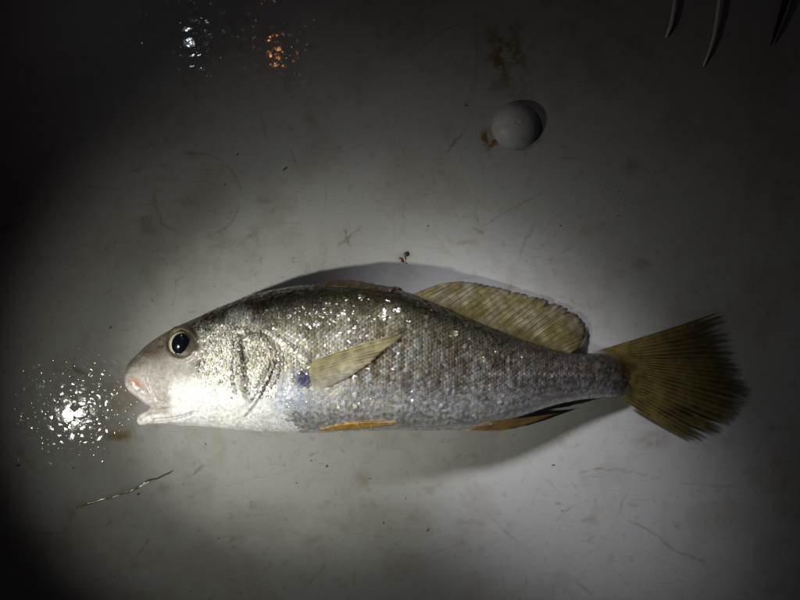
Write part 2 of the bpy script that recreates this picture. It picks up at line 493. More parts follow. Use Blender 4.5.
# --- skin colour, in photo pixels (the pigment of the fish, with some gloss and shade painted in)
def lerp(a, b, t): return a + (np.asarray(b) - a) * np.asarray(t)[:, None]
def pigment_and_light(U, V, for_scale=False):
    n = len(U)
    up = np.interp(U, XS, UP); lo = np.interp(U, XS, LO)
    f = np.clip((V - up) / np.maximum(lo - up, 1), 0, 1)       # 0 back, 1 belly
    n1 = vnoise(U, V, 26, 11); n2 = vnoise(U, V, 8, 12); n3 = vnoise(U, V * .35, 4, 13)
    fb = f + (n1 - .5) * .14 + (n2 - .5) * .07
    c = np.tile(np.array([.045, .038, .016]), (n, 1))
    c = lerp(c, [.185, .170, .105], smooth01(.05, .22, fb))
    c = lerp(c, [.45, .435, .39], smooth01(.25, .48, fb))
    c = lerp(c, [.70, .68, .70], smooth01(.50, .72, fb))
    c = lerp(c, [.90, .89, .90], smooth01(.68, .90, fb))
    c = lerp(c, [.72, .70, .60], smooth01(350, 285, U) * smooth01(.22, .40, fb) * smooth01(.62, .4, fb) * .7)  # nape paled: its silvery gloss is painted into the colour
    # brown bars low on the flank, purple-grey rear
    bar = smooth01(.35, .7, n3) * smooth01(.26, .40, f) * smooth01(.78, .6, f) * smooth01(330, 370, U) * smooth01(560, 460, U)
    c = lerp(c, [.21, .155, .085], bar * .6)
    rear = smooth01(470, 560, U)
    c = lerp(c, [.21, .165, .165], rear * .55 * smooth01(1.0, .75, f))
    ll, _ = seg_dist(U, V, [(300, 338), (340, 343), (400, 356), (450, 368), (490, 373.5), (560, 374.5), (640, 377)])
    c = lerp(c, [.55, .52, .50], np.exp(-(ll / 1.6) ** 2) * smooth01(380, 470, U) * .75)
    c = lerp(c, [.88, .87, .89], smooth01(345, 285, U) * smooth01(.62, .85, f))
    sh, _ = seg_dist(U, V, [(266, 333), (281, 343), (296, 352)])
    c = lerp(c, [.66, .64, .60], np.exp(-(sh / 3.5) ** 2) * .8)
    # pale blue tint behind the gill, by the pectoral base
    bl = np.exp(-(((U - 292) / 22) ** 2 + ((V - 402) / 20) ** 2))
    c = lerp(c, [.46, .54, .80], bl * .6)
    sp = smooth01(13, 4, np.hypot((U - 302.5) * .85, V - 378.5))
    c = lerp(c, [.045, .05, .15], sp * .92)
    # head: brown crown, pale pinkish cheek, white throat
    hd = smooth01(282, 238, U)
    crown = np.array([.085, .060, .032]); cheek = np.array([.38, .36, .335]); white = np.array([.93, .93, .95])
    ch = np.tile(crown, (n, 1))
    ch = lerp(ch, [.24, .215, .18], smooth01(.07, .24, fb))
    ch = lerp(ch, [.74, .72, .65], smooth01(.07, .17, fb) * smooth01(192, 204, U))  # crown paled towards the nape, lamp glint put into the colour
    ch = lerp(ch, cheek, smooth01(.2, .42, fb) * smooth01(212, 196, U))
    wl = 372 + (U - 160) * .02 + (n1 - .5) * 16
    ch = lerp(ch, white, smooth01(-4, 22, V - wl) * smooth01(164, 176, U))
    c = lerp(c, ch, hd)
    sn = smooth01(178, 140, U)
    c = lerp(c, [.23, .205, .185], sn * smooth01(378, 352, V) * .85)
    c = lerp(c, [.62, .57, .58], sn * smooth01(362, 386, V))
    c = lerp(c, [.11, .05, .028], np.exp(-(((U - 150) / 10) ** 2 + ((V - 352) / 4) ** 2)) * .7)
    # inside of the mouth, pale lip rim, pink joint of the jaw
    om = np.exp(-(((U - 135.5) / 7.5) ** 2 + ((V - 382.5 - (U - 135.5) * .35) / 5.0) ** 2) ** 1.5)
    c = lerp(c, [.56, .29, .20], om * .85)
    pk = np.exp(-(((U - 161) / 8) ** 2 + ((V - 397) / 6) ** 2))
    c = lerp(c, [.64, .50, .50], pk * .5)
    lp, _ = seg_dist(U, V, [(126.5, 385), (131, 391.5), (139, 397), (148, 403)])
    c = lerp(c, [.82, .76, .76], np.exp(-(lp / 2.2) ** 2) * .9)
    jw = smooth01(411, 417, V) * smooth01(176, 160, U)
    c = lerp(c, [.90, .88, .88], jw)
    d, _ = seg_dist(U, V, [(157, 421), (172, 419.5), (184, 416.5), (194, 413)])
    c = lerp(c, [.36, .31, .36], np.exp(-(d / 1.5) ** 2) * .75)
    # dark pocket around the eye
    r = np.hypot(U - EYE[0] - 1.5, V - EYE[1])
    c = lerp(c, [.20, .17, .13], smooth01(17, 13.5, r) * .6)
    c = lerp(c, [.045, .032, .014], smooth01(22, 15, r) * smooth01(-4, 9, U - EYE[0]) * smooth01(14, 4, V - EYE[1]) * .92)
    c = c * (1 + (vnoise(U, V, 1.6, 17) - .5) * .30 * hd)[:, None]
    # opercle: olive dark patch, grey folds
    op = np.exp(-(((U - 257) / 13) ** 2 + ((V - 350) / 20) ** 2))
    c = lerp(c, [.17, .16, .095], op * .45)
    c = lerp(c, [.15, .125, .055], np.exp(-(((U - 277) / 9) ** 2 + ((V - 366) / 9) ** 2)) * .25)
    for pl in ([(277, 362), (268, 384), (256, 405), (247, 416)], [(271, 364), (263, 382), (252, 402)], [(240, 336), (243.5, 352), (245.5, 372), (246, 392)], [(236, 386), (243, 393), (251, 402)]):
        d, _ = seg_dist(U, V, pl)
        c = lerp(c, [.22, .19, .20], np.exp(-(d / 1.5) ** 2) * .55)
    d, _ = seg_dist(U, V, [(237.5, 342), (238.5, 360), (239.5, 384), (246, 397)])
    c = lerp(c, [.42, .40, .36], np.exp(-(d / 3.0) ** 2) * .75)
    d, _ = seg_dist(U, V, [(240.5, 337), (243.8, 352), (245.8, 372), (246.3, 392)])
    c = lerp(c, [.10, .085, .075], np.exp(-(d / 1.5) ** 2) * .9)  # crease darkened in colour, where the groove alone shades too faintly
    # yellow-olive root of the tail
    c = lerp(c, [.16, .10, .03], smooth01(602, 640, U) * .5 + smooth01(590, 612, U) * smooth01(362, 353, V) * .5)
    c = lerp(c, [.13, .085, .06], smooth01(606, 630, U) * .7)
    c = lerp(c, [.17, .125, .045], smooth01(612, 634, U) * .9)
    return np.clip(c, 0, 1)

U2, V2 = uv(co2)
pc = pigment_and_light(U2, V2)
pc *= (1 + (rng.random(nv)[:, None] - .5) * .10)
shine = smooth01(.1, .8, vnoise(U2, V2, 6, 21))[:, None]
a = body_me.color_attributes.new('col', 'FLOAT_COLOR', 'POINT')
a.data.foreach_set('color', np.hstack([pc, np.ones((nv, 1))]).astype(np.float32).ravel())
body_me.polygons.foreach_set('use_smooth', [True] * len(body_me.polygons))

def skin_mat(name, metal, rough, bump_scale=1500, bump=.00025, coat=.35, coat_rough=.12, sparkle=0.0):
    m = NT(name)
    at = m.n('ShaderNodeAttribute', attribute_name='col')
    tc = m.n('ShaderNodeTexCoord')
    n1 = m.noise(tc.outputs['Object'], 480, 4, .6)
    v = m.ramp(n1.outputs[0], .3, .7, .80, 1.15)
    mu = m.n('ShaderNodeVectorMath', operation='SCALE')
    m.l(at.outputs['Color'], mu.inputs[0]); m.l(v, mu.inputs['Scale'])
    m.l(mu.outputs[0], m.b.inputs['Base Color'])
    n2 = m.noise(tc.outputs['Object'], bump_scale, 3, .6)
    m.l(m.bump(n2.outputs[0], bump, .8), m.b.inputs['Normal'])
    if sparkle:      # every plate's wet skin lies at a slightly different angle
        ta = m.n('ShaderNodeAttribute', attribute_name='tilt')
        ge = m.n('ShaderNodeNewGeometry')
        ad = m.n('ShaderNodeVectorMath', operation='ADD')
        m.l(ge.outputs['Normal'], ad.inputs[0]); m.l(ta.outputs['Vector'], ad.inputs[1])
        nn = m.n('ShaderNodeVectorMath', operation='NORMALIZE'); m.l(ad.outputs[0], nn.inputs[0])
        m.l(nn.outputs[0], m.b.inputs['Coat Normal'])
    m.set(Metallic=metal, Coat_Weight=coat, Coat_Roughness=coat_rough)
    m.l(m.ramp(n1.outputs[0], .3, .7, rough * .8, rough * 1.25), m.b.inputs['Roughness'])
    m.b.inputs['Coat IOR'].default_value = 1.6 if sparkle else 1.36
    return m.m

M_SKIN = skin_mat('fish_skin', .12, .42, 1500, .0007, .6, .24)
M_SCALE = skin_mat('fish_scales', .85, .47, 2400, .00030, 1.0, .22, 1.0)
M_GILL = skin_mat('gill_plate', .2, .42, 1300, .0008, .12)
body_me.materials.clear(); body_me.materials.append(M_SKIN)
body = bpy.data.objects.new('body', body_me); col.objects.link(body); body.parent = fish

# --- gill cover: a thin curved plate standing proud of the flank
def gill_cover():
    front = [(246, 333), (248.5, 345), (250.5, 360), (251.5, 375), (251, 388), (250, 398)]
    rear = [(264, 332), (276, 342), (283.5, 352), (284.5, 363), (277, 381), (262, 399)]
    n, m_ = 22, 14
    def pl(a, t):
        x = t * (len(a) - 1); i = min(int(x), len(a) - 2); f = x - i
        return (a[i][0] * (1 - f) + a[i + 1][0] * f, a[i][1] * (1 - f) + a[i + 1][1] * f)
    vs, fs = [], []
    px = []
    for i in range(n):
        a, b = pl(front, i / (n - 1)), pl(rear, i / (n - 1))
        for j in range(m_):
            t = j / (m_ - 1)
            u, v = a[0] + (b[0] - a[0]) * t, a[1] + (b[1] - a[1]) * t
            h, nr = cast(u, v)
            e = min(i, n - 1 - i) / (n - 1) * 2
            up = .00005 + .0008 * max(0.0, math.sin(t * math.pi)) ** .9 * min(1, e * 4 + .35)
            if j == m_ - 1: up = .00004
            vs.append(P(u, v, h.z + up)); px.append((u, v))
    for i in range(n - 1):
        for j in range(m_ - 1):
            a = i * m_ + j
            fs.append((a, a + m_, a + m_ + 1, a + 1))
    px = np.array(px)
    c = pigment_and_light(px[:, 0], px[:, 1])
    c = lerp(c, [.22, .20, .13], smooth01(390, 360, px[:, 1]) * .5 * vnoise(px[:, 0], px[:, 1], 7, 5))
    c *= (1 + (rng.random(len(c))[:, None] - .5) * .2)
    o = mesh_obj('gill_cover', vs, fs, M_GILL, fish, colors=np.clip(c, 0, 1))
    s = o.modifiers.new('thick', 'SOLIDIFY'); s.thickness = .0003; s.offset = -1
    return BVHTree.FromPolygons([tuple(v) for v in vs], fs)
gbvh = gill_cover()

# --- scales: overlapping little plates that follow the flank, each tilted in its own way
def build_scales():
    vs, fs, cs, us, vs_px = [], [], [], [], []
    recs = []
    vs_small = []
    def put(pos, nrm, length, width, tilt_j, lift_deg):
        t = Vector((1, 0, 0)); t = (t - nrm * t.dot(nrm)).normalized()
        b = nrm.cross(t)
        q = random.gauss(0, tilt_j); r = random.gauss(0, tilt_j) 
        t2 = (t + nrm * (math.tan(math.radians(lift_deg)) + q)).normalized()
        b2 = (b + nrm * r).normalized()
        n2 = t2.cross(b2).normalized()
        base = pos - t * length * .45 + nrm * .00003
        i0 = len(vs)
        recs.append((i0, pos)); vs_small.append(length < .0018)
        L, W = length, width
        vs.append(base + t2 * L * .52 + n2 * L * .024)      # crown of the plate
        for (x, y) in ((0, .30), (.45, .5), (.80, .40), (1.0, .14), (1.0, -.14), (.80, -.40), (.45, -.5), (0, -.30)):
            vs.append(base + t2 * L * x + b2 * W * y)
        for k in range(8):
            fs.append((i0, i0 + 1 + (k + 1) % 8, i0 + 1 + k))
    # trunk
    ux = 196.0
    row = 0
    st = (643 - 126.5) / (len(XS) - 1)
    x = 196.0
    while x < 634:
        k_sz = np.interp(x, [196, 260, 420, 640], [.72, .95, 1.0, .74])
        i_f = (x - 126.5) / st
        pts = [section(i_f, math.radians(a)) for a in range(-24, 205, 3)]
        acc = [0.0]
        for a, b in zip(pts, pts[1:]): acc.append(acc[-1] + (b - a).length)
        gap = .0021 * k_sz
        n = int(acc[-1] / gap)
        for j in range(n):
            s = acc[-1] / 2 + (j - n // 2 + (.5 if row % 2 else 0) + random.uniform(-.04, .04)) * gap
            k = np.searchsorted(acc, s) - 1
            if k < 0 or k >= len(pts) - 1: continue
            f = (s - acc[k]) / max(acc[k + 1] - acc[k], 1e-9)
            p = pts[k].lerp(pts[k + 1], f)
            p.x += random.uniform(-.00006, .00006)
            u, v = uv(np.array([[p.x, p.y, p.z]])); u, v = u[0], v[0]
            # no scales on face, gill cover, throat
            lim = np.interp(v, [285, 310, 322, 331, 342, 352, 363, 381, 399, 418, 432], [205, 205, 215, 262, 277, 285, 286, 279, 276, 290, 300])
            if u < lim + random.uniform(-5, 9) * (v > 370): continue
            loc, nrm, _, _ = bvh.find_nearest(p)
            if loc is None or nrm.z < -.45: continue
            if p.z < .0012 or u > 629 + random.uniform(-3, 3): continue
            # patches where plates tilt more, placed to give clusters of glints
            rf = max(math.exp(-(((u - cx) / sx) ** 2 + ((v - cy) / sy) ** 2)) for cx, cy, sx, sy in ((375, 304, 48, 17), (492, 348, 22, 20), (420, 316, 30, 16), (250, 312, 45, 16)))
            put(loc, nrm, .0030 * k_sz, .0027 * k_sz, .085 if random.random() < .05 + .30 * rf else .016, 2.6)
        x += 2.9 * k_sz
        row += 1
    # small irregular head scales on nape, cheek and gill cover
    for k in range(5200):
        u, v = random.uniform(192, 290), random.uniform(304, 400)
        lim = np.interp(v, [285, 310, 322, 331, 342, 352, 363, 381, 399, 418, 432], [205, 205, 215, 262, 277, 285, 286, 279, 276, 290, 300])
        if u > lim - 1: continue
        if math.hypot(u - EYE[0], v - EYE[1]) < 21: continue
        dens = max(0.0, min(1.0, (u - 190) / 14)) * (1 - max(0.0, min(1.0, (v - 342 - (u - 200) * .22) / 52)))
        if 234.5 < u < 244.5 and 338 < v < 396: dens *= .35
        if random.random() > dens: continue
        h, nrm = cast(u, v)
        if h is None: continue
        d = (P(u, v, 0) - CAM).normalized()
        gh = gbvh.ray_cast(CAM, d)
        if gh[0] is not None and gh[0].z > h.z:
            h, nrm = gh[0], (gh[1] if gh[1].z > 0 else -gh[1])
        put(h, nrm, .0016, .0014, .11, 2.5)
    vsa = np.array([tuple(p) for p in vs])
    ctr = np.repeat(np.array([tuple(r[1]) for r in recs]), 9, axis=0)
    u, v = uv(ctr)
    c = pigment_and_light(u, v, True)
    per = np.repeat(rng.random(len(recs)), 9)
    per2 = np.repeat(rng.random(len(recs)), 9)
    # narrow upright streaks, dark brown between pale silver
    stk = .6 * vnoise(u, v * .28, 3.0, 201) + .4 * per
    fl = np.clip((v - np.interp(u, XS, UP)) / np.maximum(np.interp(u, XS, LO) - np.interp(u, XS, UP), 1), 0, 1)
    amp = smooth01(.10, .25, fl) * smooth01(.84, .62, fl) * smooth01(262, 300, u)
    amp = np.maximum(amp, .45 * smooth01(270, 255, u))
    lo_ = smooth01(.52, .2, stk) * amp; hi_ = smooth01(.52, .85, stk) * amp
    c = lerp(c, c * np.array([.52, .48, .39]), lo_ * .8)
    c = lerp(c, np.minimum(c * 1.5 + .04, .85), hi_ * .7)
    c = c * (0.94 + .12 * per)[:, None]
    # silvery blue or golden cast from plate to plate
    c = lerp(c, c * np.array([.97, 1.0, 1.05]), (per2 > .62).astype(float))
    c = lerp(c, c * np.array([1.05, 1.02, .90]), (per2 < .26).astype(float))
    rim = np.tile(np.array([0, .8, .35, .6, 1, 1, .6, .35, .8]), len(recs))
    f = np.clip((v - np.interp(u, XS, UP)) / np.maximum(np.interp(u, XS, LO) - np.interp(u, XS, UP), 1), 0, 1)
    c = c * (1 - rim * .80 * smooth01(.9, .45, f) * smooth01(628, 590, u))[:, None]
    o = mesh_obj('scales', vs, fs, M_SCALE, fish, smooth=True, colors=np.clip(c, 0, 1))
    ns = len(recs)
    sg = np.where(rng.random(ns) < .62, .11, .30)
    sg = np.where(np.array([vs_small[k] for k in range(ns)]), .24, sg)
    tl = rng.normal(0, 1, (ns, 3)) * sg[:, None]; tl[:, 2] *= .2
    ta = o.data.attributes.new('tilt', 'FLOAT_VECTOR', 'POINT')
    tv = np.repeat(tl, 9, axis=0) * .8 + rng.normal(0, .17, (ns * 9, 3)) * np.array([1, 1, .2])
    ta.data.foreach_set('vector', tv.astype(np.float32).ravel())
    tag(o, kind='stuff')
    return len(recs)
n_sc = build_scales()

# --- eye
def dome(c, r, hgt, n_r=10, n_s=32, sq=1.0, power=2.0):
    vs, fs = [Vector((c.x, c.y, c.z + hgt))], []
    for i in range(1, n_r + 1):
        q = i / n_r
        for k in range(n_s):
            a = 2 * math.pi * k / n_s
            vs.append(Vector((c.x + math.cos(a) * r * q, c.y + math.sin(a) * r * sq * q, c.z + hgt * (1 - q ** power))))
    for k in range(n_s): fs.append((0, 1 + k, 1 + (k + 1) % n_s))
    for i in range(n_r - 1):
        for k in range(n_s):
            a = 1 + i * n_s + k; b = 1 + i * n_s + (k + 1) % n_s
            fs.append((a, a + n_s, b + n_s, b))
    # closed underside
    fs.append(tuple(1 + (n_r - 1) * n_s + k for k in range(n_s - 1, -1, -1)))
    return vs, fs

h_eye, n_eye = cast(*EYE)
zeye = h_eye.z
ec = P(EYE[0], EYE[1], zeye + .0002)
def eye_mat():
    m = NT('eye_iris')
    at = m.n('ShaderNodeAttribute', attribute_name='col')
    tc = m.n('ShaderNodeTexCoord')
    nz = m.noise(tc.outputs['Object'], 1800, 3)
    mu = m.n('ShaderNodeVectorMath', operation='SCALE')
    m.l(at.outputs['Color'], mu.inputs[0]); m.l(m.ramp(nz.outputs[0], .3, .7, .7, 1.15), mu.inputs['Scale'])
    m.l(mu.outputs[0], m.b.inputs['Base Color'])
    m.set(Metallic=.2, Roughness=.35, Coat_Weight=1.0, Coat_Roughness=.04)
    return m.m
vs, fs = dome(ec, .0060, .0020, 12, 40, 1.04)
arr = np.array([tuple(v) for v in vs]); rr = np.hypot(arr[:, 0] - ec.x, (arr[:, 1] - ec.y) / 1.04) / .0060
ic = np.tile(np.array([.62, .58, .46]), (len(vs), 1))
ic = lerp(ic, [.44, .42, .36], smooth01(.72, .82, rr))
ic = lerp(ic, [.16, .12, .06], smooth01(.86, .95, rr))
eye = mesh_obj('eye', vs, fs, eye_mat(), fish, colors=ic)
pm = NT('eye_pupil'); pm.set(Base_Color=(.004, .0045, .010, 1), Roughness=.12, Coat_Weight=1.0, Coat_Roughness=.03)
pcn = ec + Vector((.0005, -.0002, .0014))
vs, fs = dome(pcn, .0045, .0014, 10, 36, 1.16, 1.8)
mesh_obj('pupil', vs, fs, pm.m, eye)

# nostril pit rim
nv_, nf_ = tube([lift(160.5 + 1.6 * math.cos(t), 345 + 1.3 * math.sin(t), up=.0001) for t in np.linspace(0, 2 * math.pi, 13)], [.00022] * 13, 5)
mesh_obj('nostril', nv_, nf_, simple('nostril_skin', (.10, .07, .05), .35), fish)

# --- fins
def fin_mat(name, base, alpha=.85, trans=.45):
    m = NT(name)
    at = m.n('ShaderNodeAttribute', attribute_name='col')
    tc = m.n('ShaderNodeTexCoord')
    nz = m.noise(tc.outputs['Object'], 260, 4, .6)
    mu = m.n('ShaderNodeVectorMath', operation='SCALE')
    m.l(at.outputs['Color'], mu.inputs[0]); m.l(m.ramp(nz.outputs[0], .3, .7, .6, 1.25), mu.inputs['Scale'])
    colr = mu.outputs[0]
    m.l(colr, m.b.inputs['Base Color'])
    m.set(Roughness=.4, Coat_Weight=.25, Coat_Roughness=.2)
    tr = m.n('ShaderNodeBsdfTranslucent'); m.l(colr, tr.inputs['Color'])
    tp = m.n('ShaderNodeBsdfTransparent')
    mx = m.n('ShaderNodeMixShader'); mx.inputs[0].default_value = trans
    m.l(m.b.outputs[0], mx.inputs[1]); m.l(tr.outputs[0], mx.inputs[2])
    mx2 = m.n('ShaderNodeMixShader')
    m.l(at.outputs['Alpha'], mx2.inputs[0])
    m.l(tp.outputs[0], mx2.inputs[1]); m.l(mx.outputs[0], mx2.inputs[2])
    out = m.t.nodes['Material Output']
    m.l(mx2.outputs[0], out.inputs['Surface'])
    return m.m

def polyat(pts, t):
    a = np.asarray(pts, float)
    seg = np.hypot(*(a[1:, :2] - a[:-1, :2]).T); acc = np.concatenate([[0], np.cumsum(seg)]); acc /= acc[-1]
    return np.array([np.interp(t, acc, a[:, k]) for k in range(a.shape[1])])

M_FIN = fin_mat('fin_membrane', None)
M_RAY = {}
def ray_mat(key, colr):
    if key not in M_RAY: M_RAY[key] = simple(key, colr, .4)
    return M_RAY[key]

def fin(name, base, margin, n_rays, colf, ray_col, ray_r=.00035, parent=fish, ragged=.05, slits=(), zfun=None, curve=0.0, ray_name='fin_ray', start=0.0, rays=True, zlift=0.0, m_rows=12, sub=4):
    """base / margin: polylines of (u, v, z); the membrane spans them, rays run from base to margin"""
    rr_ = random.Random(hash(name) % 1000 if False else len(name) * 17 + n_rays)
    ns = (n_rays - 1) * sub + 1
    vs, fs, px, tt = [], [], [], []
    rayjit = [rr_.uniform(-1, 1) for _ in range(n_rays)]
    def pt(s, q, extra=0.0):
        b = polyat(base, s); e = polyat(margin, s)
        p = b + (e - b) * q
        d = e - b
        nrm_ = np.array([-d[1], d[0]])
        p[:2] += nrm_ * curve * q * (1 - q)
        z = p[2] + extra
        return p[0], p[1], z
    for i in range(ns):
        s = i / (ns - 1)
        k = i / sub; fr = k - math.floor(k); k0 = int(k) ; k1 = min(k0 + 1, n_rays - 1)
        j = rayjit[k0] * (1 - fr) + rayjit[k1] * fr
        mid = math.sin(fr * math.pi)               # 0 on a ray, 1 between rays
        cut = 1 + ragged * (.35 * j) - ragged * mid * .8
        for (sp, wd, dp) in slits:
            cut -= dp * max(0.0, 1 - abs(s - sp) / wd)
        for r in range(m_rows):
            q = r / (m_rows - 1) * cut
            fold = -.00014 * mid * q
            u, v, z = pt(s, q, fold)
            vs.append(P(u, v, max(z, .0004))); px.append((u, v)); tt.append((s, r / (m_rows - 1), mid))
    for i in range(ns - 1):
        for r in range(m_rows - 1):
            a = i * m_rows + r
            fs.append((a, a + m_rows, a + m_rows + 1, a + 1))
    px = np.array(px); tt = np.array(tt)
    c = colf(px[:, 0], px[:, 1], tt[:, 0], tt[:, 1], tt[:, 2])
    o = mesh_obj(name, vs, fs, M_FIN, parent, colors=c)
    sdm = o.modifiers.new('thick', 'SOLIDIFY'); sdm.thickness = .00018; sdm.offset = 0
    if rays:
        for k in range(n_rays):
            s = k / (n_rays - 1)
            cut = 1 + ragged * .35 * rayjit[k]
            for (sp, wd, dp) in slits:
                cut -= dp * max(0.0, 1 - abs(s - sp) / wd)
            pts = []
            for q in np.linspace(start, cut * .985, 9):
                u, v, z = pt(s, q, .00012)
                pts.append(P(u, v, max(z, .0005)))
            rad = [ray_r * min(1, .12 + 3 * t) * (1 - .75 * t) for t in np.linspace(0, 1, 9)]
            v_, f_ = tube(pts, rad, 5)
            mesh_obj(ray_name, v_, f_, ray_mat(name + '_' + ray_name, ray_col), o)
    return o

def on(u, v, up=.0008, els=.004):
    p = lift(u, v, els, up)
    return (u, v, p.z)

# tail fin
def tail_col(u, v, s, q, mid):
    c = np.tile(np.array([.165, .128, .034]), (len(u), 1))
    c = lerp(c, [.235, .195, .060], smooth01(.35, .7, vnoise(u, v, 14, 31)) * .7)
    c = lerp(c, [.07, .045, .016], smooth01(.45, 1.0, q) * .25 + smooth01(.55, .8, vnoise(u * .5, v, 6, 32)) * .25)
    st = vnoise(s * 400, q * 1.5, 3.2, 33)
    c = c * (.72 + .5 * st)[:, None]
    dk = np.exp(-(((u - 686) / 11) ** 2 + ((v - 411) / 6) ** 2)) + .7 * np.exp(-(((u - 668) / 8) ** 2 + ((v - 412) / 4) ** 2)) + .7 * np.exp(-(((u - 737) / 8) ** 2 + ((v - 378) / 5) ** 2))
    c = lerp(c, [.012, .012, .014], np.clip(dk, 0, 1) * .9)
    al = .96 - .30 * smooth01(.3, 1, q) * smooth01(.2, 1, mid) - .55 * smooth01(.78, 1, q) - .2 * smooth01(.5, .8, vnoise(s * 300, q * 2, 6, 34)) * smooth01(.3, .7, q)
    al *= smooth01(0, .14, q) ** .8
    return np.hstack([c, al[:, None]])
tb = [(590, 352.6, .0085), on(602, 355.5, .0005), on(613, 359, .0005), on(622, 364, .0005), on(627, 370, .0005), on(629, 377, .0005), on(628, 385, .0005), on(624, 391, .0005), (620, 397.8, .0068)]
tm = [(716, 312.8, .002), (723, 317, .0018), (727, 330, .0016), (732, 347, .0014), (736, 362, .0014), (745, 378, .0016), (748.5, 390, .0016), (746, 403, .0014), (740, 413, .0013), (730, 425, .0012), (718, 434, .0012), (704, 440, .0012), (689, 441, .0012)]
tail = fin('tail_fin', tb, tm, 27, tail_col, (.23, .185, .065), .00020, ragged=.045,
           slits=[(.56, .012, .22), (.755, .018, .30), (.86, .018, .34), (.11, .012, .12), (.42, .01, .08), (.94, .01, .14), (.30, .01, .06)], curve=.03, start=.13, sub=5, m_rows=18)

# rear (soft) dorsal fin, standing off the back and sagging to the worktop
def dors_col(u, v, s, q, mid):
    c = np.tile(np.array([.30, .255, .10]), (len(u), 1))
    c = lerp(c, [.44, .40, .27], smooth01(.35, .7, vnoise(u, v, 12, 41)) * .8)
    c = lerp(c, [.095, .07, .022], smooth01(.35, 0, q) * .7)
    c = lerp(c, [.04, .035, .02], smooth01(.88, 1.0, q) * .6)
    c = lerp(c, [.10, .08, .025], smooth01(.5, .75, vnoise(s * 700, q * 2, 4, 42)) * .45)
    al = .92 - .26 * smooth01(.3, 1, mid) * smooth01(.2, .8, q) - .25 * smooth01(.45, .75, vnoise(u, v, 9, 43)) * smooth01(.2, .5, q)
    return np.hstack([c, al[:, None]])
db = [(412, 294.5, .0215), (425, 300.5, .0210), (450, 310.5, .0195), (475, 322, .0175), (500, 332, .0155), (525, 341.5, .0135), (550, 349.5, .0120), (569, 354.0, .0108)]
dm = [(444, 282.8, .0115), (460, 281.2, .0080), (478, 283, .0058), (500, 287.5, .0042), (522, 293, .0032), (545, 299, .0026), (563, 306.0, .0024), (576, 313.5, .0024), (584.5, 322, .0024), (586.5, 330, .0026), (584, 339, .0035), (578, 348, .006)]
fin('rear_dorsal_fin', db, dm, 29, dors_col, (.105, .080, .030), .00022, ragged=.025, curve=-.05,
    slits=[(.62, .015, .2), (.40, .012, .10), (.50, .01, .07), (.74, .015, .14), (.83, .01, .07)])

# front (spiny) dorsal fin, folded flat along the back
def spiny_col(u, v, s, q, mid):
    c = np.tile(np.array([.075, .052, .018]), (len(u), 1))
    c = lerp(c, [.15, .11, .045], smooth01(.4, .7, vnoise(u, v, 7, 51)) * .7)
    return np.hstack([c, np.full((len(u), 1), .98)])
sb = [on(312, 287.5), on(330, 286.5), on(350, 287), on(370, 289), on(390, 292), on(400, 294)]
sm_ = [(318, 283.0, .0225), (334, 279.6, .0225), (356, 280.4, .022), (376, 284, .0215), (393, 286.5, .021), (404, 291, .021)]
fin('front_dorsal_fin', sb, sm_, 9, spiny_col, (.10, .075, .035), .00045, ragged=.18, curve=.02, ray_name='fin_spine', m_rows=7)
sp_ = [lift(390 + t * 12, 291.5 - math.sin(t * 2.6) * 3.0, .0205, .0006) for t in np.linspace(0, 1, 6)]
v_, f_ = tube(sp_, [.0011, .0013, .0012, .001, .0007, .0003], 6)
mesh_obj('dorsal_spine_stub', v_, f_, ray_mat('stub', (.03, .022, .012)), fish)

# pectoral fin laid back over the flank
def pect_col(u, v, s, q, mid):
    c = np.tile(np.array([.62, .56, .34]), (len(u), 1))
    c = lerp(c, [.86, .84, .79], smooth01(.30, .85, s))
    c = lerp(c, [.36, .29, .10], smooth01(.30, .0, s) * .6 + smooth01(.25, 0, q) * .3)
    c = lerp(c, [.24, .20, .10], smooth01(.7, 1, q) * .6)
    bar = smooth01(.45, .7, vnoise(u * 1.0, v * .3, 7, 61))
    c = lerp(c, [.25, .22, .12], bar * .4)
    c = c * (.85 + .3 * vnoise(s * 300, q * 3, 3, 62))[:, None]
    al = .95 - .30 * smooth01(.55, 1, q) - .08 * smooth01(.3, 1, mid)
    al *= smooth01(0, .06, q)
    al -= .35 * smooth01(.85, 1.0, s)
    return np.hstack([c, np.clip(al, 0, 1)[:, None]])
pb = [on(310.5, 362, .0012), on(308, 369, .0016), on(308.5, 377, .0018), on(311, 385, .0014), on(314, 390, .0008)]
pmg = [on(398, 333.8, .0016), on(402.5, 335.5, .0016), on(400, 341, .0016), on(389, 347, .0016), on(377, 358, .0016), on(363, 369, .0016), on(345, 380, .0014), on(330, 387, .001)]
def pect():
    o = fin('pectoral_fin', pb, pmg, 15, pect_col, (.33, .28, .14), .00030, ragged=.04, curve=-.05, rays=False, sub=5, m_rows=20)
    # drape on the flank: keep every vertex above the skin
    me = o.data
    for v in me.vertices:
        u_, v_2 = uv(np.array([tuple(v.co)])); h, n = cast(u_[0], v_2[0])
        if h is not None:
            q = P(u_[0], v_2[0], max(v.co.z, h.z + .0011)); v.co = q
    for k in range(15):
        s = k / 14
        b = polyat(pb, s); e = polyat(pmg, s)
        d = e - b; nn = np.array([-d[1], d[0]])
        pts = []
        for q in np.linspace(0.02, .97, 10):
            p = b + d * q; p[:2] += nn * -.05 * q * (1 - q)
            h, n = cast(p[0], p[1])
            pts.append(P(p[0], p[1], max(p[2], (h.z + .0011) if h else 0) + .0001))
        v_, f_ = tube(pts, [.00016 * (1 - .6 * t) for t in np.linspace(0, 1, 10)], 5)
        mesh_obj('fin_ray', v_, f_, ray_mat('pectoral_ray', (.42, .37, .22)), o)
    return o
pect()
